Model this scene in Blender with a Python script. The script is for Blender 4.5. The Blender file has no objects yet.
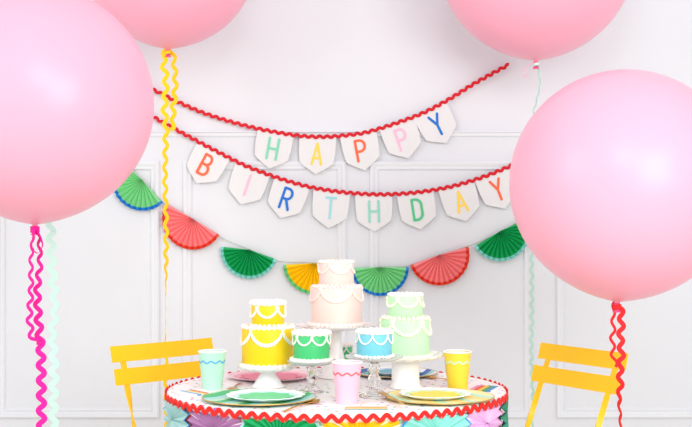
import bpy, math, random
from mathutils import Vector, Matrix
random.seed(7)
PI = math.pi
S = bpy.context.scene
C = S.collection
F = 1264.0; CX, CY = 346.0, 213.5; CH = 1.223
TZ = 0.74                                        # table top height
def P(px, py, D): return Vector(((px-CX)/F*D, D, CH-(py-CY)/F*D))
def X(px, D): return (px-CX)/F*D
WALL = 4.80

# ---------------------------------------------------------------- materials
def lin(c):
    return tuple(((v/255)/12.92 if v/255 <= .04045 else ((v/255+.055)/1.055)**2.4) for v in c)
MC = {}
def mat(name, rgb, rough=.5, metal=0, spec=.5, trans=0, sub=0, bump=0, bscale=200, ior=1.45, coat=0, var=.03):
    if name in MC: return MC[name]
    m = bpy.data.materials.new(name); m.use_nodes = True
    nt = m.node_tree; b = nt.nodes['Principled BSDF']
    col = lin(rgb)
    b.inputs['Roughness'].default_value = rough
    b.inputs['Metallic'].default_value = metal
    b.inputs['Specular IOR Level'].default_value = spec
    b.inputs['Transmission Weight'].default_value = trans
    b.inputs['IOR'].default_value = ior
    b.inputs['Coat Weight'].default_value = coat
    if sub:
        b.inputs['Subsurface Weight'].default_value = sub
        b.inputs['Subsurface Radius'].default_value = (1, .5, .5)
        b.inputs['Subsurface Scale'].default_value = .01
    tc = nt.nodes.new('ShaderNodeTexCoord')
    n = nt.nodes.new('ShaderNodeTexNoise'); n.inputs['Scale'].default_value = 9
    nt.links.new(tc.outputs['Object'], n.inputs['Vector'])
    r = nt.nodes.new('ShaderNodeValToRGB')
    r.color_ramp.elements[0].position = .3; r.color_ramp.elements[1].position = .7
    r.color_ramp.elements[0].color = (*[v*(1-var) for v in col], 1)
    r.color_ramp.elements[1].color = (*[min(1, v*(1+var)) for v in col], 1)
    nt.links.new(n.outputs['Fac'], r.inputs['Fac'])
    nt.links.new(r.outputs['Color'], b.inputs['Base Color'])
    if bump:
        n2 = nt.nodes.new('ShaderNodeTexNoise'); n2.inputs['Scale'].default_value = bscale
        nt.links.new(tc.outputs['Object'], n2.inputs['Vector'])
        bp = nt.nodes.new('ShaderNodeBump'); bp.inputs['Strength'].default_value = bump
        bp.inputs['Distance'].default_value = .002
        nt.links.new(n2.outputs['Fac'], bp.inputs['Height'])
        nt.links.new(bp.outputs['Normal'], b.inputs['Normal'])
    MC[name] = m
    return m

def stripe_mat(name, cols, period, ang=0, rough=.5, shift=0.0):
    """cols: list of (rgb, fraction width); stripes repeat along local x turned by ang"""
    m = bpy.data.materials.new(name); m.use_nodes = True
    nt = m.node_tree; b = nt.nodes['Principled BSDF']; b.inputs['Roughness'].default_value = rough
    tc = nt.nodes.new('ShaderNodeTexCoord')
    mp = nt.nodes.new('ShaderNodeMapping'); mp.inputs['Rotation'].default_value = (0, 0, ang)
    mp.inputs['Scale'].default_value = (1/period,)*3
    mp.inputs['Location'].default_value = (shift, 0, 0)
    nt.links.new(tc.outputs['Object'], mp.inputs['Vector'])
    sx = nt.nodes.new('ShaderNodeSeparateXYZ'); nt.links.new(mp.outputs['Vector'], sx.inputs[0])
    fr = nt.nodes.new('ShaderNodeMath'); fr.operation = 'FRACT'; nt.links.new(sx.outputs['X'], fr.inputs[0])
    r = nt.nodes.new('ShaderNodeValToRGB'); r.color_ramp.interpolation = 'CONSTANT'
    els = r.color_ramp.elements; pos = 0
    for i, (c, w) in enumerate(cols):
        e = els[0] if i == 0 else (els[1] if i == 1 else els.new(min(pos, .999)))
        e.position = pos; e.color = (*lin(c), 1); pos += w
    nt.links.new(fr.outputs[0], r.inputs['Fac']); nt.links.new(r.outputs['Color'], b.inputs['Base Color'])
    return m

def confetti_mat():
    m = bpy.data.materials.new('confetti_cloth'); m.use_nodes = True
    nt = m.node_tree; b = nt.nodes['Principled BSDF']; b.inputs['Roughness'].default_value = .7
    tc = nt.nodes.new('ShaderNodeTexCoord')
    v = nt.nodes.new('ShaderNodeTexVoronoi'); v.inputs['Scale'].default_value = 24
    v.voronoi_dimensions = '2D'
    nt.links.new(tc.outputs['Object'], v.inputs['Vector'])
    lt = nt.nodes.new('ShaderNodeMath'); lt.operation = 'LESS_THAN'; lt.inputs[1].default_value = .12
    nt.links.new(v.outputs['Distance'], lt.inputs[0])
    sp = nt.nodes.new('ShaderNodeSeparateColor'); nt.links.new(v.outputs['Color'], sp.inputs[0])
    r = nt.nodes.new('ShaderNodeValToRGB'); r.color_ramp.interpolation = 'CONSTANT'
    cs = [(232, 90, 110), (90, 160, 215), (90, 185, 130), (245, 190, 70), (180, 120, 200)]
    for i, c in enumerate(cs):
        e = r.color_ramp.elements[i] if i < 2 else r.color_ramp.elements.new(i/5)
        e.position = i/5; e.color = (*lin(c), 1)
    nt.links.new(sp.outputs[0], r.inputs['Fac'])
    mx = nt.nodes.new('ShaderNodeMix'); mx.data_type = 'RGBA'
    mx.inputs['A'].default_value = (*lin((250, 246, 246)), 1)
    nt.links.new(lt.outputs[0], mx.inputs['Factor']); nt.links.new(r.outputs['Color'], mx.inputs['B'])
    nt.links.new(mx.outputs['Result'], b.inputs['Base Color'])
    return m

WHITE = mat('wall_paint', (224, 228, 233), .75, bump=.03, bscale=60, var=.006)
TRIMW = mat('trim_paint', (227, 231, 236), .5, var=.004)
FLOOR = stripe_mat('floor_boards', [((226, 218, 208), .49), ((220, 210, 200), .49), ((190, 180, 170), .02)], .28, PI/2, .45)
YCHAIR = mat('yellow_powder_coat', (254, 201, 6), .38)
PINKB = mat('pink_latex', (250, 173, 196), .33, spec=.45, var=.008)
PINKD = mat('pink_latex_knot', (236, 90, 140), .4)
RED = mat('red_ricrac', (208, 14, 34), .75, bump=.3, bscale=900)
RED2 = mat('bright_red_ricrac', (230, 30, 22), .75, bump=.3, bscale=900)
MAG = mat('magenta_ricrac', (238, 20, 158), .7, bump=.3, bscale=900)
MINTR = mat('mint_ricrac', (198, 236, 224), .7, bump=.3, bscale=900)
YELR = mat('yellow_ricrac', (252, 206, 10), .7, bump=.3, bscale=900)
REDR = mat('scarlet_ricrac', (236, 30, 36), .7, bump=.3, bscale=900)
PAPW = mat('pennant_paper', (226, 228, 229), .7, var=.01)
STRING = mat('garland_string', (170, 180, 160), .8)
MILK = mat('white_milk_glass', (250, 250, 250), .25)
GLASSP = mat('pressed_glass', (246, 248, 248), .18, trans=.5, ior=1.3, var=0)
GLASS = mat('clear_glass', (255, 255, 255), .03, trans=1.0, ior=1.28, var=0)
ICE = mat('white_buttercream', (255, 250, 240), .55, sub=.1)
GOLD = mat('gold_cutlery', (226, 170, 84), .28, metal=1)
GOLDR = mat('gold_rim', (205, 165, 95), .35, metal=.6)
CUPW = mat('cup_inside', (250, 250, 250), .5)

# ---------------------------------------------------------------- mesh helper
class MB:
    def __init__(s): s.v = []; s.f = []
    def add(s, vs, fs, M=None):
        o = len(s.v)
        s.v += [tuple(M @ Vector(v)) if M is not None else tuple(v) for v in vs]
        s.f += [tuple(i+o for i in f) for f in fs]
    def box(s, c, d, M=None, bev=0):
        x, y, z = d[0]/2, d[1]/2, d[2]/2
        b = min(bev, x*.9, y*.9, z*.9)
        if not b:
            vs = [(c[0]+i*x, c[1]+j*y, c[2]+k*z) for k in (-1, 1) for j in (-1, 1) for i in (-1, 1)]
            s.add(vs, [(0, 2, 3, 1), (4, 5, 7, 6), (0, 1, 5, 4), (2, 6, 7, 3), (0, 4, 6, 2), (1, 3, 7, 5)], M); return
        # chamfered along the four long z-edges and top/bottom
        def loop(zz, ins):
            X_, Y_ = x-ins, y-ins
            return [(c[0]+p*(X_-(0 if q else 0)), c[1]+r*Y_, c[2]+zz) for p, r, q in ()] or [
                (c[0]-X_+b, c[1]-Y_, c[2]+zz), (c[0]+X_-b, c[1]-Y_, c[2]+zz), (c[0]+X_, c[1]-Y_+b, c[2]+zz), (c[0]+X_, c[1]+Y_-b, c[2]+zz),
                (c[0]+X_-b, c[1]+Y_, c[2]+zz), (c[0]-X_+b, c[1]+Y_, c[2]+zz), (c[0]-X_, c[1]+Y_-b, c[2]+zz), (c[0]-X_, c[1]-Y_+b, c[2]+zz)]
        ls = [loop(-z, b*.6), loop(-z+b, 0), loop(z-b, 0), loop(z, b*.6)]
        s.loops(ls, True, True, M)
    def loops(s, ls, cap0=False, cap1=False, M=None, closed=True):
        n = len(ls[0]); vs = [v for l in ls for v in l]; fs = []
        for i in range(len(ls)-1):
            for j in range(n if closed else n-1):
                k = (j+1) % n
                fs.append((i*n+j, i*n+k, (i+1)*n+k, (i+1)*n+j))
        if cap0: fs.append(tuple(reversed(range(n))))
        if cap1: fs.append(tuple((len(ls)-1)*n+j for j in range(n)))
        s.add(vs, fs, M)
    def lathe(s, prof, n=48, M=None, cap0=False, cap1=False, rad=None):
        ls = []
        for r, z in prof:
            ls.append([((r*(rad(a, r) if rad else 1))*math.cos(a), (r*(rad(a, r) if rad else 1))*math.sin(a), z) for a in [2*PI*j/n for j in range(n)]])
        s.loops(ls, cap0, cap1, M)
    def tube(s, pts, r, n=8, closed=False, M=None, caps=True):
        pts = [Vector(p) for p in pts]; ls = []; N = len(pts); up = None
        for i, p in enumerate(pts):
            a = pts[(i-1) % N] if closed else pts[max(i-1, 0)]
            b = pts[(i+1) % N] if closed else pts[min(i+1, N-1)]
            t = (b-a).normalized()
            if up is None: up = t.orthogonal().normalized()
            up = (up-t*up.dot(t)).normalized(); w = t.cross(up)
            rr = r(i/(N-1)) if callable(r) else r
            ls.append([p+up*math.cos(2*PI*k/n)*rr+w*math.sin(2*PI*k/n)*rr for k in range(n)])
        if closed: ls.append(ls[0])
        s.loops(ls, caps and not closed, caps and not closed, M)
    def bend(s, R):
        s.v = [((R-y)*math.sin(x/R), R-(R-y)*math.cos(x/R), z) for x, y, z in s.v]; return s
    def ball(s, c, r, n=8, m=6, sz=1.0):
        ls = []
        for i in range(m+1):
            a = -PI/2+PI*i/m; q = max(math.cos(a), .02)
            ls.append([(c[0]+r*q*math.cos(2*PI*j/n), c[1]+r*q*math.sin(2*PI*j/n), c[2]+r*sz*math.sin(a)) for j in range(n)])
        s.loops(ls, True, True)
    def build(s, name, m, parent=None, loc=None, smooth=True, rot=None):
        me = bpy.data.meshes.new(name); me.from_pydata(s.v, [], s.f); me.validate(); me.update()
        import bmesh
        bm = bmesh.new(); bm.from_mesh(me); bmesh.ops.recalc_face_normals(bm, faces=bm.faces); bm.to_mesh(me); bm.free()
        if smooth:
            for p in me.polygons: p.use_smooth = True
            me.set_sharp_from_angle(angle=math.radians(38))
        o = bpy.data.objects.new(name, me); C.objects.link(o)
        me.materials.append(m)
        if parent: o.parent = parent
        if loc is not None: o.location = loc
        if rot is not None: o.rotation_euler = rot
        return o

def tag(o, label, cat, group=None):
    o['label'] = label; o['category'] = cat
    if group: o['group'] = group
    return o
def thing(name, label, cat, loc=(0, 0, 0), rz=0, group=None):
    o = bpy.data.objects.new(name, None); C.objects.link(o); o.empty_display_size = .05
    o.location = loc; o.rotation_euler = (0, 0, rz)
    return tag(o, label, cat, group)
def struct(o): o['kind'] = 'structure'; return o

def smooth_path(pts, ds):
    pts = [Vector(p) for p in pts]; out = []
    n = len(pts)
    for i in range(n-1):
        p0, p1, p2, p3 = pts[max(i-1, 0)], pts[i], pts[i+1], pts[min(i+2, n-1)]
        k = max(2, int((p2-p1).length/ds*2))
        for j in range(k):
            t = j/k
            out.append(.5*((2*p1)+(-p0+p2)*t+(2*p0-5*p1+4*p2-p3)*t*t+(-p0+3*p1-3*p2+p3)*t**3))
    out.append(pts[-1])
    # resample evenly
    L = [0]
    for a, b in zip(out, out[1:]): L.append(L[-1]+(b-a).length)
    N = max(2, int(L[-1]/ds)); res = []; k = 0
    for i in range(N+1):
        s = L[-1]*i/N
        while k < len(L)-2 and L[k+1] < s: k += 1
        d = L[k+1]-L[k]; t = 0 if d == 0 else (s-L[k])/d
        res.append(out[k].lerp(out[k+1], min(1, max(0, t))))
    return res, L[-1]

def ricrac(mb, pts, lam, amp, w, th=.0015, normal=lambda s, p: Vector((0, -1, 0)), twist=lambda u: 0, closed=False, ampf=lambda u: 1, wf=lambda u: 1):
    per = 14
    base, L = smooth_path(pts, lam/per)
    N = len(base); cs = []; Ns = []; ph = 2*PI/ (round(L/lam) and (L/round(L/lam)) or lam)
    for i, p in enumerate(base):
        a = base[max(i-1, 0)]; b = base[min(i+1, N-1)]
        if closed and i in (0, N-1): a, b = base[-2], base[1]
        t = (b-a).normalized(); u = i/(N-1); s = L*u
        n = normal(s, p); n = (n-t*n.dot(t)).normalized()
        n = Matrix.Rotation(twist(u), 3, t) @ n
        U = t.cross(n)
        cs.append(p+U*amp*ampf(u)*math.sin(ph*s)); Ns.append(n)
    ls = []
    for i, p in enumerate(cs):
        a = cs[max(i-1, 0)]; b = cs[min(i+1, N-1)]
        if closed and i in (0, N-1): a, b = cs[-2], cs[1]
        t = (b-a).normalized(); n = Ns[i]; l = t.cross(n).normalized()
        ww = w/2*wf(i/(N-1))
        ls.append([p-l*ww-n*th/2, p+l*ww-n*th/2, p+l*ww+n*th/2, p-l*ww+n*th/2])
    mb.loops(ls, not closed, not closed)

# ---------------------------------------------------------------- room
b = MB(); b.box((0, WALL+.06, 1.35), (7, .12, 2.7)); struct(b.build('wall_back', WHITE, smooth=False))
b = MB(); b.box((0, 2.0, -.05), (7, 6.2, .1)); struct(b.build('floor', FLOOR, smooth=False))
b = MB(); b.box((0, WALL-.008, .06), (7, .016, .12), bev=.004); struct(b.build('baseboard_back', TRIMW))
# chair-rail moulding (thin, y = 134 px)
def mould_h(z, x0, x1, prof, name):
    b = MB(); b.loops([[(x, WALL-d, z+h) for h, d in prof] for x in (x0, x1)], True, True)
    return struct(b.build(name, TRIMW))
zr = P(0, 134, WALL).z
mould_h(zr, -3.5, 3.5, [(-.010, 0), (-.010, .006), (-.004, .009), (.002, .008), (.006, .014), (.010, .014), (.012, 0)], 'trim_1')
def frame(name, px0, px1, pyt, pyb):
    x0, x1 = X(px0, WALL), X(px1, WALL); zt, zb = P(0, pyt, WALL).z, P(0, pyb, WALL).z
    prof = [(0, 0), (.0, .008), (.006, .012), (.013, .011), (.018, .006), (.026, .005), (.030, .008), (.034, .005), (.036, 0)]
    b = MB(); ls = []
    for ins, d in prof:
        ls.append([(x0+ins, WALL-d, zb+ins), (x1-ins, WALL-d, zb+ins), (x1-ins, WALL-d, zt-ins), (x0+ins, WALL-d, zt-ins)])
    b.loops(ls); struct(b.build(name, TRIMW))
for i, k in enumerate((-2, -1, 0, 1, 2)):
    frame('trim_%d' % (i+2), 183+186.6*k, 346+186.6*k, 161, 418)

# ---------------------------------------------------------------- balloons and ribbons
def balloon(px, py, r_px, D, knot_px, label):
    r = r_px/F*D; r = r/math.sqrt(1+(r/D)**2)
    c = P(px, py, D)
    kx = X(knot_px, D)-c.x
    t = thing('balloon', label, 'balloon', (c.x+kx, c.y, c.z-r*1.0-.03), group=None)
    b = MB(); prof = []
    for i in range(0, 41):
        a = PI/2-PI*i/40
        rr = r*math.cos(a); z = r*math.sin(a)
        if a < -.9:
            k = (-.9-a)/(PI/2-.9); z -= r*.035*k**2
        prof.append((max(rr, .007), z))
    zb = prof[-1][1]
    prof += [(.006, zb-.006)]
    b.lathe(prof, 72, cap0=True, cap1=True)
    sh = -kx/r   # lean so that the neck meets the knot
    lean = math.atan2(kx, r)
    M = Matrix.Rotation(-lean, 4, 'Y')
    b.v = [tuple(M @ Vector(v)) for v in b.v]
    neck = M @ Vector((0, 0, zb-.004))
    root = Vector(t.location)
    t.location = c+neck; root = Vector(t.location)
    body = b.build('balloon_skin', PINKB, t, loc=-neck)
    k = MB(); k.lathe([(.004, .004), (.009, -.001), (.010, -.006), (.006, -.011), (.005, -.014), (.011, -.022), (.012, -.024), (.009, -.024)], 16, cap0=True, cap1=True)
    k.build('knot', PINKD, t)
    return root
kL = balloon(36, 103.5, 117.5, 3.40, 35, 'large pink balloon at left edge with a magenta ribbon tied beneath')
kR = balloon(624, 184, 114.5, 3.40, 617, 'large pink balloon on the right with a red ribbon, in front of a yellow chair')
kTL = balloon(169, -41, 87, 4.36, 168, 'pink balloon at the top left with yellow ribbon strands')
kTR = balloon(536, -39.5, 97, 4.36, 536, 'pink balloon at the top right with a pale mint ribbon')

def ribbon(name, label, m, strands, D, lam, amp, w, extra=None, knot=None):
    t = thing(name, label, 'ribbon', knot if knot is not None else P(*strands[0][0][0], D))
    o = Vector(t.location)
    for k, (pts, tw, wf) in enumerate(strands):
        b = MB(); L = [P(x, y, D+(dz if dz else 0)) for (x, y, *z_) in pts for dz in [z_[0] if z_ else 0]]
        ricrac(b, [p-o for p in L], lam, amp, w, twist=tw, wf=wf)
        b.build('ribbon_strand', m, t)
    if extra: extra(t, o)
    return t
one = lambda u: 1
def bow(m, knot_scale=1.0):
    def f(t, o):
        b = MB()
        ring = [Vector((.011*math.cos(a), .011*math.sin(a), -.009)) for a in [2*PI*i/16 for i in range(17)]]
        ricrac(b, ring, .035, .001, .010*knot_scale, th=.003, normal=lambda s, p: Vector((p.x, p.y, 0)), closed=True)
        b.build('ribbon_wrap', m, t)
    return f
floor_y = lambda D: CY+(CH-.006)*F/D
# magenta
def mag_extra(t, o):
    bow(MAG, 1.6)(t, o)
    for pts in ([(35, 228), (33, 236), (32, 246), (34, 250)], [(36, 228), (41, 240), (42.5, 246), (38, 253), (33, 250)]):
        b = MB(); ricrac(b, [P(x, y, 3.385)-o for x, y in pts], .04, .002, .012, twist=lambda u: .5+u*1.2)
        b.build('ribbon_loop', MAG, t)
ribbon('curling_ribbon', 'magenta wavy ribbon hanging in strands below the large left balloon', MAG, [
    ([(34, 226), (32.5, 240), (31, 262), (31, 290), (29.5, 318), (32, 336), (38, 345)], lambda u: 1.0-.7*u, lambda u: .68),
    ([(37, 226), (39, 240), (40, 262, .005), (37.5, 290, .005), (38.5, 320, .01), (41, 357), (41.5, 427), (42, 520), (42, floor_y(3.41))], lambda u: 1.1*math.exp(-6*u), lambda u: .68+.32*min(1, u/.3))],
    3.40, .0405, .0088, .0150, mag_extra, kL)
# mint, left
ribbon('curling_ribbon', 'pale mint wavy ribbon hanging behind the large left balloon', MINTR, [
    ([(49, -60), (50, 100), (51, 225), (52, 261), (55, 312), (52.5, 330), (54, 362), (53.5, 413), (54, 520), (54, floor_y(3.80))], lambda u: .4*math.sin(u*25), one)],
    3.80, .044, .0085, .0165)
# yellow
ribbon('curling_ribbon', 'yellow wavy ribbon hanging from the top left balloon behind a yellow chair', YELR, [
    ([(167, 50), (164, 56), (164, 66), (166, 82), (164.5, 112), (166, 126), (165, 175), (166, 220), (166, 278), (165.5, 300), (165.7, 340), (166.5, 400), (167, 427), (167, 480), (167, floor_y(4.36))],
     lambda u: .25+.45*min(1, max(0, (u-.12)/.1))+.75*max(0, math.sin(min(1, max(0, (u-.40)/.22))*PI)), lambda u: 1),
    ([(169, 50), (173, 53), (174.5, 68), (175.4, 80), (174.6, 97), (173, 112), (173.5, 122), (170.5, 130)], lambda u: .7-.4*u, one)],
    4.36, .050, .0078, .0150, bow(YELR), kTL)
# red
ribbon('curling_ribbon', 'red wavy ribbon hanging from the large right balloon past a chair back', REDR, [
    ([(616, 301), (613, 311), (613.5, 322), (612.5, 338), (613, 352), (615.5, 367)], lambda u: .9-.4*u, lambda u: .62),
    ([(618, 301), (620.5, 309), (621.5, 322), (620.5, 338), (621.5, 354), (620, 370), (620.5, 386), (619, 399), (620.5, 427), (620, 520), (620, floor_y(3.40))],
     lambda u: .1+1.3*min(1, max(0, (u-.16)/.14)), one)],
    3.40, .040, .0062, .0128, bow(REDR, 1.3), kR)
# mint right
ribbon('curling_ribbon', 'pale mint wavy ribbon hanging from the top right balloon', MINTR, [
    ([(536, 62), (538.5, 70), (540, 85), (537, 100), (533, 120), (532, 180), (531.5, 248), (532, 306), (531.5, 359), (533, 402), (532, 440), (532, floor_y(4.36))], lambda u: 1.1+.35*math.sin(u*9), one)],
    4.36, .040, .0045, .0130, bow(MINTR), kTR)
b = MB(); b.tube([P(535, 63, 4.35), P(530, 64, 4.34), P(524.5, 70, 4.34), P(523, 75, 4.34), P(526, 78, 4.34), P(527, 74, 4.34)], .0015, 6)
tag(b.build('balloon_tail', mat('pink_tail', (246, 180, 200), .5)), 'thin curl of pink string beside the top right balloon knot', 'string')

# ---------------------------------------------------------------- wall garlands
GD = WALL-.023
def cord(px, label):
    b = MB(); L = [P(x, y, GD) for x, y in px]
    ricrac(b, L, .0285, .0037, .0118, th=.003)
    return tag(b.build('ricrac_cord', RED), label, 'cord')
up_pts = [(120, 79), (150, 88.5), (176, 101), (208, 114.5), (251, 127), (294, 135), (323, 136.8), (350, 134.8), (373, 130.5), (417, 115.5), (446, 101), (474.5, 83.5), (509, 64.5)]
lo_pts = [(112, 94), (150, 115), (173, 128), (219, 152.5), (251, 168), (294.5, 183), (330, 190.5), (371, 194.2), (410, 193), (448, 187.2), (480, 178), (508, 167), (540, 152)]
cord(up_pts, 'upper red ricrac cord of the pennant banner on the white wall')
cord(lo_pts, 'lower red ricrac cord of the pennant banner on the white wall')
def yat(pts, x):
    for (a, b_), (c, d) in zip(pts, pts[1:]):
        if a <= x <= c: return b_+(d-b_)*(x-a)/(c-a), (d-b_)/(c-a)
LET = {}
def arc(cx, cy, rx, ry, a0, a1, n=14): return [(cx+rx*math.cos(a0+(a1-a0)*i/n), cy+ry*math.sin(a0+(a1-a0)*i/n)) for i in range(n+1)]
LET['H'] = [[(0, 0), (0, 1)], [(.46, 0), (.46, 1)], [(0, .5), (.46, .5)]]
LET['A'] = [[(0, 0), (.23, 1), (.46, 0)], [(.07, .3), (.39, .3)]]
LET['P'] = [[(0, 0), (0, 1), (.2, 1)]+arc(.2, .73, .24, .27, PI/2, -PI/2)[1:]+[(0, .46)]]
LET['Y'] = [[(0, 1), (.23, .5), (.46, 1)], [(.23, .5), (.23, 0)]]
LET['B'] = [[(0, .5), (0, 1), (.2, 1)]+arc(.2, .76, .2, .24, PI/2, -PI/2)[1:]+[(0, .52)], [(0, .52), (.22, .52)]+arc(.22, .26, .22, .26, PI/2, -PI/2)[1:]+[(0, 0), (0, .52)]]
LET['I'] = [[(.23, 0), (.23, 1)]]
LET['R'] = [[(0, 0), (0, 1), (.2, 1)]+arc(.2, .74, .22, .26, PI/2, -PI/2)[1:]+[(0, .48)], [(.2, .48), (.44, 0)]]
LET['T'] = [[(0, 1), (.46, 1)], [(.23, 1), (.23, 0)]]
LET['D'] = [[(0, 0), (0, 1), (.16, 1)]+arc(.16, .70, .28, .30, PI/2, 0)[1:]+[(.44, .3)]+arc(.16, .30, .28, .30, 0, -PI/2)[1:]+[(0, 0)]]
def strokes(ch, h, w, y, th=.0006):
    b = MB()
    cnt = 0
    for st in LET[ch]:
        pts = [Vector(((x-.23)*h, 0, (z-.5)*h)) for x, z in st]
        for p, q in zip(pts, pts[1:]):
            cnt += 1; th = .0006+.00003*cnt
            d = (q-p).normalized(); l = Vector((-d.z, 0, d.x))*w/2
            vs = [v+Vector((0, yy, 0)) for yy in (y, y-th) for v in (p-l, q-l, q+l, p+l)]
            b.add(vs, [(3, 2, 1, 0), (4, 5, 6, 7), (0, 1, 5, 4), (1, 2, 6, 5), (2, 3, 7, 6), (3, 0, 4, 7)])
        for p in pts:
            cnt += 1; th = .0006+.00003*cnt
            n = 14; ls = [[p+Vector((w/2*math.cos(2*PI*k/n), yy, w/2*math.sin(2*PI*k/n))) for k in range(n)] for yy in (y, y-th)]
            b.loops(ls, True, True)
    return b
LC = {'mint': (130, 214, 180), 'yellow': (250, 214, 90), 'orange': (246, 106, 64), 'pink': (252, 190, 216), 'blue': (16, 112, 206),
      'aqua': (160, 216, 224), 'pale mint': (150, 214, 196), 'green': (84, 198, 140)}
def pennant(ch, px, pts, col, label, group, rot=None):
    y, sl = yat(pts, px); c = P(px, y, GD+.003)
    a = -math.atan(sl) if rot is None else rot
    t = thing('pennant', label, 'pennant', c, 0, group); t.rotation_euler = (math.radians(1.5), -a, 0)
    b = MB(); th = .0015
    ol = [(-.070, .004), (.070, .004), (.069, -.06), (.064, -.100), (.045, -.115), (0, -.143), (-.045, -.115), (-.064, -.100), (-.069, -.06)]
    bend = lambda x: 0
    b.loops([[(x, bend(x)+yy, z) for x, z in ol] for yy in (0, -th)], True, True)
    # thin raised edge
    b.build('pennant_card', PAPW, t, smooth=False)
    s = strokes(ch, .077, .0098, -.0022)
    s.build('letter', mat('letter_'+col.replace(' ', '_'), LC[col], .6), t, loc=(0, 0, -.066), smooth=False)
for ch, px, col, lab in [('H', 276, 'mint', 'white pennant with mint letter H, leftmost on the upper cord'),
                         ('A', 318, 'yellow', 'white pennant with yellow letter A on the upper cord'),
                         ('P', 358, 'orange', 'white pennant with orange-red letter P on the upper cord'),
                         ('P', 396.5, 'pink', 'white pennant with pale pink letter P on the upper cord'),
                         ('Y', 429.5, 'blue', 'white pennant with blue letter Y, end of the upper cord')]:
    pennant(ch, px, up_pts, col, lab, 'letter pennants on the upper cord')
for ch, px, col, lab in [('B', 214, 'orange', 'white pennant with orange letter B, leftmost on the lower cord'),
                         ('I', 253, 'pink', 'white pennant with pink letter I on the lower cord'),
                         ('R', 292.5, 'blue', 'white pennant with blue letter R on the lower cord'),
                         ('T', 332, 'aqua', 'white pennant with pale aqua letter T on the lower cord'),
                         ('H', 373.5, 'pale mint', 'white pennant with pale mint letter H on the lower cord'),
                         ('D', 415, 'green', 'white pennant with green letter D on the lower cord'),
                         ('A', 456, 'yellow', 'white pennant with yellow letter A on the lower cord'),
                         ('Y', 491.5, 'orange', 'white pennant with orange letter Y on the lower cord beside the right balloon')]:
    pennant(ch, px, lo_pts, col, lab, 'letter pennants on the lower cord')

# paper fan maker: pleated sector from angle a0 to a1 (radians, measured in the local xz plane)
def fan_mesh(r0, r1, a0, a1, n, d0, d1, clip=None, droop=0):
    b = MB(); vs = []; N = 2*n
    for i in range(N+1):
        a = a0+(a1-a0)*i/N; s = 1 if i % 2 else -1
        ra, rb = r0, r1
        if clip is not None and math.sin(a) > 1e-6:
            rb = min(rb, clip/math.sin(a)); ra = min(ra, clip/math.sin(a))
        for r in (ra, rb):
            k = r/max(r1, 1e-6)
            vs.append((r*math.cos(a), -s*(d0+(d1-d0)*k)/2, r*math.sin(a)))
    fs = [(2*i, 2*i+1, 2*i+3, 2*i+2) for i in range(N)]
    b.add(vs, fs); return b
FC = {'light green': (142, 226, 158), 'green': (16, 176, 98), 'coral': (252, 146, 148), 'yellow': (255, 212, 10)}
RC = {'blue': (30, 136, 222), 'aqua': (140, 222, 214), 'red': (232, 66, 40), 'mint': (110, 212, 140)}
def fan(px, py, rpx, rot, col, rim, label, span=170):
    D = WALL-.022; r = rpx/F*D
    t = thing('paper_fan', label, 'paper fan', P(px, py-.8, D), 0, 'pleated half-round paper fans on the garland')
    t.rotation_euler = (0, math.radians(rot), 0)
    a0, a1 = -PI/2-math.radians(span/2), -PI/2+math.radians(span/2)
    body = fan_mesh(.003, r*.90, a0, a1, 15, .004, .022).build('pleated_paper', mat('paper_'+col.replace(' ', '_'), FC[col], .65, spec=.3), t, smooth=False)
    rb = MB(); rb = fan_mesh(r*.90, r, a0, a1, 15, .0222, .0232)
    rb.build('rim_band', mat('rim_'+rim, RC[rim], .6), t, loc=(0, -.0004, 0), smooth=False)
    h = MB(); h.ball((0, -.006, -.002), .0045, 10, 6); h.build('hub', mat('hub_'+col.replace(' ', '_'), tuple(int(v*.75) for v in FC[col]), .7), t)
fan(142.5, 181, 30.5, 46, 'light green', 'blue', 'light green paper fan with blue rim beside the large left balloon', 176)
fan(193, 219.5, 31, 31, 'coral', 'red', 'coral paper fan with red rim on the left side of the garland', 178)
fan(249.5, 250.5, 29, 13, 'green', 'aqua', 'deep green paper fan with aqua rim left of the yellow fan', 166)
fan(314, 264, 31, -1, 'yellow', 'mint', 'yellow paper fan with mint green rim partly behind the pink cake', 176)
fan(380, 267.8, 29, -1, 'light green', 'blue', 'light green paper fan with blue rim right of the pink cake', 178)
fan(439, 255.8, 30.5, -18, 'coral', 'red', 'coral paper fan with red rim on the right side of the garland', 178)
fan(500, 232, 30, -28, 'green', 'aqua', 'deep green paper fan with aqua rim beside the large right balloon', 174)
b = MB(); L, _ = smooth_path([P(x, y, WALL-.016) for x, y in [(112, 152), (122, 159), (164, 203), (193, 219), (220, 237), (250, 250), (277, 261), (314, 263), (350, 269), (380, 267), (408, 266), (439, 255), (469, 246), (500, 232), (528, 216)]], .03)
b.tube(L, .0012, 6); tag(b.build('garland_string', STRING), 'thin pale green string joining the paper fans on the wall', 'string')

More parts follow.
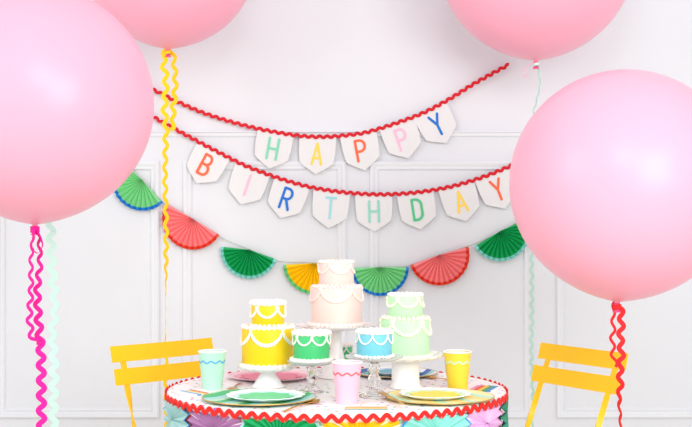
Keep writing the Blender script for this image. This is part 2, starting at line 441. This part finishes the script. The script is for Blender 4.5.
# ---------------------------------------------------------------- chairs
def chair(A, B, label, k=.30):
    """A,B = left and right end of the top slat on the floor plan (metres); faces the table"""
    A, B = Vector(A), Vector(B); mid = (A+B)/2; d = (B-A).normalized(); w = (B-A).length
    rz = math.atan2(d.y, d.x)+PI                 # local +y = forward (towards the table)
    fwd = Vector((-d.y, d.x))*-1
    t = thing('folding_chair', label, 'chair', (mid.x, mid.y, 0), rz)
    # local: x along slat, y forward, z up.  back plane leans: y = (top-z)*k
    top = .820
    def back(z): return (top-z)*k
    an = math.atan(k)
    for i, z in enumerate((top-.025, top-.093)):
        b = MB(); n = 14; ls = []
        for j in range(n+1):
            x = -w/2+w*j/n; bow_ = .006*(1-(2*x/w)**2)
            ls.append([(x, -bow_-.004, -.025), (x, -bow_+.001, -.025), (x, -bow_+.001, .025), (x, -bow_-.004, .025)])
        b.loops(ls, True, True)
        s = b.build('back_slat', YCHAIR, t, loc=(0, back(z)-.004, z), rot=(math.radians(14), 0, 0))
        for sx in (-1, 1):
            q = MB(); q.lathe([(.0055, 0), (.005, .002), (.003, .0035)], 12, cap0=True, cap1=True)
            q.build('bolt', YCHAIR, s, loc=(sx*(w/2-.035), -.007, 0), rot=(PI/2, 0, 0))
    xr = w/2-.042
    for sx in (-1, 1):
        b = MB(); ls = []
        # long leg: from the top slat down to the front foot, flat bar twisting 90 degrees below the slats
        for j in range(25):
            u = j/24; z = (top-.012)*(1-u)+.0*u
            tw = PI/2*min(1, max(0, (u-.16)/.12))
            hw, ht = .0095, .0028
            ax = Vector((math.cos(tw), math.sin(tw)*math.cos(an), 0)); ay = Vector((-math.sin(tw), math.cos(tw), 0))
            c = Vector((sx*xr, back(z)-.012, z))
            ls.append([c+ax*hw+ay*ht, c-ax*hw+ay*ht, c-ax*hw-ay*ht, c+ax*hw-ay*ht])
        b.loops(ls, True, True); b.build('leg', YCHAIR, t)
        b = MB(); p0 = Vector((sx*(xr-.012), .40, .445)); p1 = Vector((sx*(xr-.012), -.06, 0)); ls = []
        for j in range(9):
            c = p0.lerp(p1, j/8); ls.append([c+Vector((.0028, .0095, 0)), c+Vector((-.0028, .0095, 0)), c+Vector((-.0028, -.0095, 0)), c+Vector((.0028, -.0095, 0))])
        b.loops(ls, True, True); b.build('leg', YCHAIR, t)
    b = MB(); b.box((0, back(.18)-.012, .18), (2*xr, .008, .016)); b.build('stretcher', YCHAIR, t, smooth=False)
    b = MB(); b.box((0, .08, .125), (2*xr-.02, .008, .016)); b.build('stretcher', YCHAIR, t, smooth=False)
    for i in range(6):
        b = MB(); b.box((0, .10+i*.062, .452), (w, .048, .010), bev=.003); b.build('seat_slat', YCHAIR, t)
    return t
chair((-.714, 3.84), (-.436, 4.11), 'yellow slatted folding chair behind the table beneath the yellow ribbon')
chair((.611, 3.96), (.814, 3.65), 'yellow slatted folding chair beneath the large right balloon', .42)

# ---------------------------------------------------------------- table
TC = Vector((-.026, 3.50, 0)); TR = .4665
t = thing('round_table', 'round party table covered by a white confetti cloth', 'table', TC)
b = MB(); b.lathe([(.43, .705), (.44, .708), (.446, .72), (.446, .733), (.44, .7365)], 64, cap0=True, cap1=True); b.build('tabletop', mat('table_wood', (226, 210, 190), .5), t)
b = MB(); b.lathe([(.035, .705), (.032, .6), (.03, .3), (.036, .05), (.05, .035)], 24, cap0=True, cap1=True); b.build('pedestal', TRIMW, t)
for k in range(4):
    a = PI/4+k*PI/2; b = MB(); ls = []
    for u in [i/8 for i in range(9)]:
        r = .03+.30*u; z = .075-.06*u**1.5; c = Vector((r*math.cos(a), r*math.sin(a), z)); s_ = Vector((-math.sin(a), math.cos(a), 0))*.018*(1-.3*u)
        ls.append([c-s_+Vector((0, 0, -.015)), c+s_+Vector((0, 0, -.015)), c+s_+Vector((0, 0, .015)), c-s_+Vector((0, 0, .015))])
    b.loops(ls, True, True); b.build('leg', TRIMW, t)
cl = thing('tablecloth', 'white confetti tablecloth with red ricrac trim on the round table', 'tablecloth', (TC.x, TC.y, TZ))
b = MB(); n = 180
prof = [(.001, .0), (.2, 0), (.40, 0), (.458, 0), (.4645, -.002), (.4665, -.006), (.4665, -.014), (.457, -.022), (.452, -.05), (.451, -.16), (.448, -.16), (.449, -.03), (.456, -.010), (.452, -.0025)]
b.lathe(prof, n, rad=None); b.build('cloth', confetti_mat(), cl)
b = MB(); N = 72
ricrac(b, [(math.cos(2*PI*i/N)*.4705, math.sin(2*PI*i/N)*.4705, -.0090) for i in range(N+1)], .0336, .0068, .0105, th=.0022, normal=lambda s, p: Vector((p.x, p.y, 0)), closed=True)
b.build('ricrac_trim', RED2, cl)
# paper fans around the table edge
TF = [('purple', (188, 136, 184), 'red', (214, 40, 52)), ('green', (20, 166, 96), 'pale aqua', (170, 222, 222)), ('yellow', (252, 206, 20), 'pale mint', (170, 226, 190)),
      ('aqua', (150, 226, 214), 'blue', (70, 160, 220)), ('lilac', (238, 196, 236), 'red', (226, 60, 60)), ('teal', (60, 160, 130), 'deep teal', (20, 110, 110)), ('pale blue', (176, 216, 214), 'blue', (70, 160, 220))]
where = {0: 'below the table edge at front left', 1: 'below the green plate setting', 2: 'below the pink cup', 3: 'below the yellow plate setting',
         4: 'below the table edge at front right', 5: 'at the far right edge of the table', -1: 'at the far left edge of the table'}
names = {0: 0, 1: 1, 2: 2, 3: 3, 4: 4, 5: 5, -1: 6}
for k in (-1, 0, 1, 2, 3, 4, 5):
    th = math.radians(-42+25*k)
    nm, c, rn, rc = TF[names[k]]
    R = TR-.006+(.008 if k % 2 else 0)
    pos = Vector((TC.x+R*math.sin(th), TC.y-R*math.cos(th), TZ-.058))
    t = thing('paper_fan', '%s pleated paper fan with %s rim, %s' % (nm, rn, where[k]), 'paper fan', pos, th, 'round paper fans hung around the table edge')
    r = .106
    clip = .042
    fan_mesh(.003, r*.94, -PI, PI, 24, .003, .015, clip=clip).bend(R).build('pleated_paper', mat('tfan_'+nm.replace(' ', '_'), c, .65, spec=.3), t, smooth=False)
    rbm = fan_mesh(r*.94, r*1.0, -PI, PI, 24, .0145, .0155)
    # keep only the rim below the clip line
    keep = [f for f in rbm.f if all(rbm.v[i][2] < clip for i in f)]
    rbm.f = keep; rbm.bend(R)
    rbm.build('rim_band', mat('tfan_rim_'+rn.replace(' ', '_'), rc, .6), t, loc=(0, -.0004, 0), smooth=False)

# ---------------------------------------------------------------- table-top things
def cup(px, D, label, col, wave):
    t = thing('paper_cup', label, 'cup', (X(px, D), D, TZ))
    h = .108; rb, rt = .0265, .0375
    b = MB(); b.lathe([(rb-.002, .004), (rb-.001, 0), (rb, 0), (rt, h-.004)], 40); b.build('cup_wall', mat(label.split()[0]+'_cup', col, .45), t)
    b = MB(); b.lathe([(rt-.0015, h-.006), (rb-.0015, .005), (.001, .005)], 40); b.build('cup_lining', CUPW, t)
    b = MB(); b.tube([((rt+.0005)*math.cos(a), (rt+.0005)*math.sin(a), h-.003) for a in [2*PI*i/40 for i in range(40)]], .002, 8, closed=True); b.build('rolled_rim', CUPW, t)
    b = MB(); N = 64; z0 = h-.030; rr = rb+(rt-rb)*z0/h+.0006
    ricrac(b, [(rr*math.cos(2*PI*i/N), rr*math.sin(2*PI*i/N), z0) for i in range(N+1)], .0255, .0030, .0042, th=.0006, normal=lambda s, p: Vector((p.x, p.y, .0)), closed=True)
    b.build('wavy_stripe', mat(label.split()[0]+'_cup_wave', wave, .5), t)
cup(212.3, 3.47, 'mint green paper cup with a blue wavy stripe', (184, 234, 210), (90, 176, 226))
cup(347, 3.215, 'pink paper cup with a coral wavy stripe at the table front', (250, 196, 216), (240, 110, 116))
cup(457.5, 3.46, 'yellow paper cup with a pale mint wavy stripe', (254, 216, 62), (190, 236, 200))

def cake_tier(t, r, z0, z1, m, name='cake_tier'):
    b = MB(); e = .006
    b.lathe([(.001, z0), (r-.002, z0), (r, z0+.003), (r, z1-e), (r-.002, z1-.002), (r-e, z1), (.001, z1)], 56); b.build(name, m, t)
def shells(t, r, z, n, br, sz=.8, m=None, ph=0):
    b = MB()
    for i in range(n):
        a = 2*PI*(i+ph)/n; b.ball((r*math.cos(a), r*math.sin(a), z+random.uniform(-.0006, .0006)), br*random.uniform(.92, 1.08), 9, 6, sz)
    b.build('piped_border', m or ICE, t)
def swags(t, r, z, drop, n, tr, ph=0, m=None, rows=1):
    b = MB()
    for q in range(rows):
        for i in range(n):
            pts = []
            for j in range(19):
                u = j/18; a = 2*PI*(i+u+ph)/n
                zz = z-q*.005-(drop)*(1-(2*u-1)**2)**.75
                pts.append(((r+.002)*math.cos(a), (r+.002)*math.sin(a), zz))
            pr, _ = smooth_path(pts, .0022)
            b.tube(pr, lambda u: tr*(1+.22*math.sin(u*85)), 7)
    for i in range(n):
        a = 2*PI*(i+ph)/n; b.ball(((r+.002)*math.cos(a), (r+.002)*math.sin(a), z+.001), tr*1.7, 9, 6)
    b.build('piped_swag', m or ICE, t)
def top_icing(t, r, z, n, br):
    b = MB(); b.lathe([(r-.001, z-.003), (r+.0005, z), (r-.002, z+.002), (.001, z+.003)], 48, rad=lambda a, q: 1+.012*math.sin(a*23) if q > .01 else 1); b.build('top_icing', ICE, t)
    shells(t, r-.003, z+.002, n, br, .8)

def stand(kind, x, D, h, rp, rf, rs, label, m):
    t = thing('cake_stand', label, 'cake stand', (x, D, TZ+.0005))
    if kind == 'trumpet':
        b = MB(); b.lathe([(rf-.004, 0), (rf, .001), (rf, .004), (rf*.85, .009), (rs*1.6, h*.38), (rs*1.05, h*.66), (rs, h*.82), (rs*1.25, h-.006)], 40, cap0=True, cap1=True); b.build('stem', m, t)
    elif kind == 'cylinder':
        b = MB(); b.lathe([(rf-.004, 0), (rf, .001), (rf, .005), (rs+.002, .010), (rs, .016), (rs, h*.8), (rs+.002, h-.006)], 40, cap0=True, cap1=True); b.build('stem', m, t)
    else:
        b = MB(); b.lathe([(rf-.002, 0), (rf, .001), (rf, .004), (rf*.7, .009), (rs*1.2, .018), (rs*.8, h*.3), (rs*1.5, h*.45), (rs*.8, h*.58), (rs*1.3, h*.72), (rs*.9, h*.85), (rs*1.6, h-.006)], 40, cap0=True, cap1=True); b.build('stem', m, t)
    b = MB()
    ruff = (lambda a, q: 1+.035*math.sin(a*16)*(q/rp)**6) if kind != 'glass' else (lambda a, q: 1)
    lift = .009 if kind == 'cylinder' else .004
    b.lathe([(.001, h-.0065), (rp*.75, h-.0065), (rp*.97, h-.002+lift*.6), (rp, h+lift), (rp*.985, h+lift+.001), (rp*.93, h+lift*.5), (rp*.8, h), (.001, h)], 96, rad=ruff); b.build('stand_plate', GLASSP if kind == 'glass' else m, t)
    return t
def sprinkles(*a): pass

CAKEY = mat('yellow_buttercream', (255, 210, 8), .45, sub=.1)
CAKEP = mat('pink_buttercream', (255, 226, 218), .5, sub=.1)
CAKEPI = mat('cream_pink_icing', (255, 240, 232), .55)
CAKEG = mat('green_buttercream', (72, 198, 122), .45, sub=.1)
CAKEB = mat('blue_buttercream', (118, 202, 220), .45, sub=.1)
CAKEM = mat('mint_buttercream', (196, 246, 196), .5, sub=.1)
ICEM = mat('cream_icing', (250, 250, 226), .55)

# pink cake on tall white stand
D = 3.72; x = X(336.5, D); hz = .152; zt = TZ+hz+.001
stand('trumpet', x, D, hz, .118, .055, .0145, 'tall white cake stand in the middle holding the pink cake', MILK)
c = thing('cake', 'two-tier pale pink cake with cream swags on the tallest stand', 'cake', (x, D, zt))
cake_tier(c, .0750, 0, .115, CAKEP); cake_tier(c, .051, .115, .186, CAKEP)
shells(c, .079, .006, 36, .0085, m=CAKEPI); shells(c, .070, .116, 34, .0065, m=CAKEPI); shells(c, .052, .120, 24, .005, m=CAKEPI)
swags(c, .0750, .108, .034, 5, .0038, ph=.25, m=CAKEPI); swags(c, .051, .178, .022, 5, .003, ph=.45, m=CAKEPI)
top_icing(c, .051, .186, 24, .0065)
# yellow cake
D = 3.52; x = X(268, D); hz = .050; zt = TZ+hz+.001
stand('trumpet', x, D, hz+.004, .083, .046, .020, 'short white trumpet-footed cake stand holding the yellow cake', MILK)
c = thing('cake', 'two-tier bright yellow cake with white piped swags', 'cake', (x, D, zt+.004))
cake_tier(c, .0725, 0, .112, CAKEY); cake_tier(c, .0455, .112, .178, CAKEY)
shells(c, .0755, .007, 30, .0095); shells(c, .067, .114, 30, .008); shells(c, .047, .118, 22, .006)
swags(c, .0725, .106, .036, 5, .0028, ph=.25, rows=2); swags(c, .0455, .166, .024, 5, .0038, ph=.25)
top_icing(c, .0455, .178, 18, .010)
# small green cake on glass stand
D = 3.42; x = X(311.5, D); zt = CH-(362-CY)/F*D-TZ
stand('glass', x, D, zt, .066, .033, .010, 'clear glass cake stand holding the small green cake', GLASS)
c = thing('cake', 'small single-tier green cake with white swags between the yellow and pink cakes', 'cake', (x, D, TZ+zt+.0015))
cake_tier(c, .0485, 0, .076, CAKEG); shells(c, .052, .006, 26, .008)
swags(c, .0485, .068, .020, 7, .0026, ph=.3); top_icing(c, .0485, .076, 18, .0095)
# small green cake farther back
D = 3.875; x = X(337.5, D); h = .020
b = MB(); b.lathe([(.03, 0), (.03, .003), (.014, .009), (.014, .014), (.055, .017), (.057, .021), (.05, h), (.001, h)], 40, cap0=True)
st = tag(b.build('cake_plate', MILK, loc=(x, D, TZ+.0005)), 'low white pedestal plate behind the pink cake stand', 'plate')
c = thing('cake', 'small green cake peeking out behind the tall white stand', 'cake', (x, D, TZ+h+.001))
cake_tier(c, .044, 0, .058, CAKEG); shells(c, .046, .005, 22, .006); swags(c, .044, .054, .018, 6, .002, ph=.1); top_icing(c, .044, .058, 18, .006)
# blue cake on glass stand
D = 3.33; x = X(374.3, D); zt = CH-(357.6-CY)/F*D-TZ
stand('glass', x, D, zt, .0775, .040, .0125, 'clear glass cake stand holding the small blue cake', GLASS)
c = thing('cake', 'small single-tier sky blue cake with white piped swags', 'cake', (x, D, TZ+zt+.0015))
cake_tier(c, .0465, 0, .066, CAKEB); shells(c, .0485, .004, 28, .0055)
swags(c, .0465, .060, .022, 7, .0020, ph=.12); top_icing(c, .0465, .066, 18, .0085)
# mint cake
D = 3.50; x = X(405.5, D); zt = CH-(357-CY)/F*D-TZ
stand('cylinder', x, D, zt, .106, .044, .0385, 'white cake stand with a thick round foot holding the mint cake', MILK)
c = thing('cake', 'two-tier pale mint cake with cream swags, right of the pink cake', 'cake', (x, D, TZ+zt+.0015))
cake_tier(c, .0665, 0, .106, CAKEM); cake_tier(c, .0475, .106, .170, CAKEM)
shells(c, .069, .004, 34, .0075, m=ICEM); shells(c, .062, .108, 30, .0062, m=ICEM); shells(c, .049, .110, 22, .005, m=ICEM)
swags(c, .0665, .097, .033, 5, .0048, ph=.27, m=ICEM); swags(c, .0475, .160, .020, 5, .0038, ph=.35, m=ICEM)
top_icing(c, .0475, .170, 22, .0065)

# plates
def charger(x, D, r, m, label):
    t = thing('charger_plate', label, 'plate', (x, D, TZ+.0005))
    b = MB(); b.lathe([(.001, 0), (r*.7, 0), (r*.8, .002), (r*.985, .007), (r*.985, .009), (r*.8, .004), (r*.7, .0025), (.001, .0025)], 72); b.build('plate_face', m, t)
    b = MB(); b.tube([(r*.99*math.cos(a), r*.99*math.sin(a), .008) for a in [2*PI*i/72 for i in range(72)]], .0016, 6, closed=True); b.build('gold_rim', GOLDR, t)
def party_plate(x, D, r, z, cm, bandm, label, rimm=None):
    t = thing('scalloped_plate', label, 'plate', (x, D, z))
    sc = lambda a, q: 1+.030*math.cos(a*16)*(q/r)**4
    b = MB(); b.lathe([(.001, 0), (r*.68, 0), (r*.78, .003), (r, .010), (r*.99, .0115), (r*.78, .005), (r*.68, .0025), (.001, .0025)], 128, rad=sc); b.build('plate_rim', rimm or CUPW, t)
    b = MB(); sc2 = lambda a, q: (1+.03*math.cos(a*16)) if q > r*.5 else 1
    b.lathe([(.001, .0031), (r*.66, .0031), (r*.84, .0078), (r*.84, .0070), (r*.6, .0028), (.001, .0028)], 120, rad=sc2); b.build('printed_band', bandm, t)
    sc3 = lambda a, q: (1+.09*math.cos(a*9)) if q > r*.5 else 1
    b = MB(); b.lathe([(.001, .0038), (r*.60, .0038), (r*.69, .0062), (r*.69, .0054), (.001, .0034)], 120, rad=sc3); b.build('printed_center', cm, t)
Z0 = TZ+.0005
gs = stripe_mat('green_stripes', [((70, 188, 120), .38), ((168, 222, 226), .30), ((196, 232, 204), .32)], .07, .5)
ys = stripe_mat('yellow_stripes', [((255, 230, 140), .40), ((186, 238, 218), .26), ((250, 240, 180), .34)], .07, -.5)
bs = stripe_mat('blue_stripes', [((60, 112, 190), .36), ((160, 214, 200), .3), ((230, 240, 244), .34)], .06, .4)
charger(-.225, 3.275, .148, gs, 'green and aqua striped round charger with gold rim at front left')
party_plate(-.2085, 3.275, .1, Z0+.0035, mat('plate_green', (108, 220, 156), .5), mat('plate_pale_aqua', (206, 238, 240), .5), 'white scalloped plate with green centre on the green striped charger')
charger(.243, 3.29, .143, ys, 'yellow and mint striped round charger with gold rim at front right')
party_plate(.2325, 3.305, .093, Z0+.0035, mat('plate_yellow', (255, 232, 96), .5), mat('plate_pale_mint', (206, 238, 214), .5), 'white scalloped plate with yellow centre on the yellow striped charger')
party_plate(-.221, 3.70, .126, Z0, mat('plate_pink', (240, 130, 158), .5), mat('plate_pale_pink', (246, 176, 192), .5), 'pink plate at the back left behind the yellow cake stand', mat('plate_blush', (250, 214, 222), .5))
charger(.150, 3.78, .124, bs, 'blue striped round charger at the back right of the table')
party_plate(.150, 3.785, .085, Z0+.0035, mat('plate_aqua', (120, 190, 214), .5), mat('plate_pale_blue', (200, 224, 240), .5), 'small scalloped pale blue plate at the back right of the table')

def napkin(x, D, w, d, rz, m, label):
    b = MB(); 
    for k in range(2): b.box((0, 0, .0008+.0018*k), (w-.002*k, d-.002*k, .0014), bev=.0004)
    tag(b.build('paper_napkin', m, loc=(x, D, Z0), rot=(0, 0, rz)), label, 'napkin')
W_ = (250, 248, 246)
napkin(-.408, 3.392, .094, .094, math.radians(28), stripe_mat('napkin_a', [(W_, .30), ((110, 180, 222), .14), (W_, .06), ((250, 206, 100), .14), ((232, 84, 78), .12), (W_, .24)], .088, -.2, shift=.5), 'white napkin with blue, yellow and red stripes left of the mint cup')
napkin(.381, 3.475, .082, .100, math.radians(-20), stripe_mat('napkin_b', [(W_, .10), ((240, 150, 190), .15), ((232, 70, 50), .15), ((252, 196, 30), .15), ((60, 160, 96), .15), ((60, 140, 214), .15), (W_, .15)], .082, 0, shift=.5), 'white napkin with rainbow stripes right of the yellow cup')
napkin(.050, 3.100, .105, .075, 0, stripe_mat('napkin_c', [(W_, .25), ((130, 190, 210), .25), ((252, 214, 110), .25), ((244, 170, 90), .25)], .075, -PI/2, shift=.5), 'small napkin with orange, yellow and blue bands in front of the pink cup')

def cutlery(kind, p0, p1, label, z=None, tilt=0):
    z = Z0+.002 if z is None else z
    p0, p1 = Vector((*p0, z)), Vector((*p1, z)); d = p1-p0; L = d.length
    t = thing(kind, label, kind, p0, math.atan2(d.y, d.x)); t.rotation_euler = (0, -tilt, math.atan2(d.y, d.x))
    b = MB(); hl = L*.70; ls = []
    for j in range(15):
        u = j/14; w = .0042-.0022*u+(.001 if u < .05 else 0); zz = .0012+.003*math.sin(u*PI)
        ls.append([(u*hl, -w, zz-.001), (u*hl, w, zz-.001), (u*hl, w*.8, zz+.001), (u*hl, -w*.8, zz+.001)])
    b.loops(ls, True, True); b.build('handle', GOLD, t)
    b = MB()
    if kind == 'spoon':
        ls = []
        for j in range(17):
            u = j/16; xx = hl-.003+u*(L-hl+.003); w = .0135*math.sin(PI*min(1, max(.03, u**.8)))**.7 if 0 < u < 1 else .0015
            w = max(w, .0015); dip = .004*math.sin(PI*u)
            row = []
            for k in range(9):
                q = -1+k/4; row.append((xx, q*w, .003-dip*(1-q*q)))
            ls.append(row)
        n0 = len(ls); top = [[(a, b_, c+.0012) for a, b_, c in r] for r in ls]
        full = [r+list(reversed(tp)) for r, tp in zip(ls, top)]
        b.loops(full, True, True); b.build('bowl', GOLD, t)
    else:
        w = .010; r0 = hl-.003
        b.loops([[(r0+q, -ww, .0018), (r0+q, ww, .0018), (r0+q, ww, .0034), (r0+q, -ww, .0034)] for q, ww in ((0, .002), (.008, .008), (.016, w))], True, True)
        for k in range(4):
            yy = -w+.0015+k*(2*w-.003)/3
            b.loops([[(r0+.014+q*(L-r0-.014), yy-tw, .0018+zz), (r0+.014+q*(L-r0-.014), yy+tw, .0018+zz), (r0+.014+q*(L-r0-.014), yy+tw, .0034+zz), (r0+.014+q*(L-r0-.014), yy-tw, .0034+zz)] for q, tw, zz in ((0, .0016, 0), (.5, .0014, -.0006), (1, .0008, .001))], True, True)
        b.build('tines', GOLD, t)
cutlery('spoon', (-.150, 3.062), (-.068, 3.245), 'gold spoon lying on the cloth beside the green plate setting')
cutlery('fork', (-.2965, 3.575), (-.315, 3.435), 'gold fork lying between the mint cup and the yellow cake stand')
cutlery('fork', (.140, 3.125), (.088, 3.335), 'gold fork resting against the yellow striped charger', z=Z0+.0105)
cutlery('spoon', (.300, 3.62), (.240, 3.70), 'gold spoon lying behind the yellow cup')

# ---------------------------------------------------------------- lights, world, camera
w = bpy.data.worlds.new('World'); S.world = w; w.use_nodes = True
bg = w.node_tree.nodes['Background']; bg.inputs['Color'].default_value = (.985, .995, 1.0, 1); bg.inputs['Strength'].default_value = .80
def area(name, loc, target, sx, sy, e, col=(1, 1, 1)):
    l = bpy.data.lights.new(name, 'AREA'); l.shape = 'RECTANGLE'; l.size = sx; l.size_y = sy; l.energy = e; l.color = col
    o = bpy.data.objects.new(name, l); C.objects.link(o); o.location = loc
    o.rotation_euler = (Vector(target)-Vector(loc)).to_track_quat('-Z', 'Y').to_euler(); return o
area('key_light', (1.6, .3, 2.0), (-.1, 3.8, 1.1), 1.6, 1.6, 56, (1, .985, .97))
area('table_fill_light', (.1, .6, 2.6), (0, 3.5, .8), .8, .8, 16)  # fill added above the front to brighten cakes and tabletop, not a fixture
area('left_fill_light', (-3.0, 1.4, 2.4), (0, 4.0, 1.0), 1.6, 2.0, 30, (1, 1, 1))  # soft fill added at upper left to balance the key; no actual window
cam = bpy.data.cameras.new('Camera'); co = bpy.data.objects.new('Camera', cam); C.objects.link(co)
co.location = (0, 0, CH); co.rotation_euler = (PI/2, 0, 0)
cam.sensor_width = 36; cam.lens = F/692*36; cam.clip_end = 50
S.camera = co
S.view_settings.view_transform = 'Standard'; S.view_settings.look = 'None'
S.view_settings.exposure = 0.20
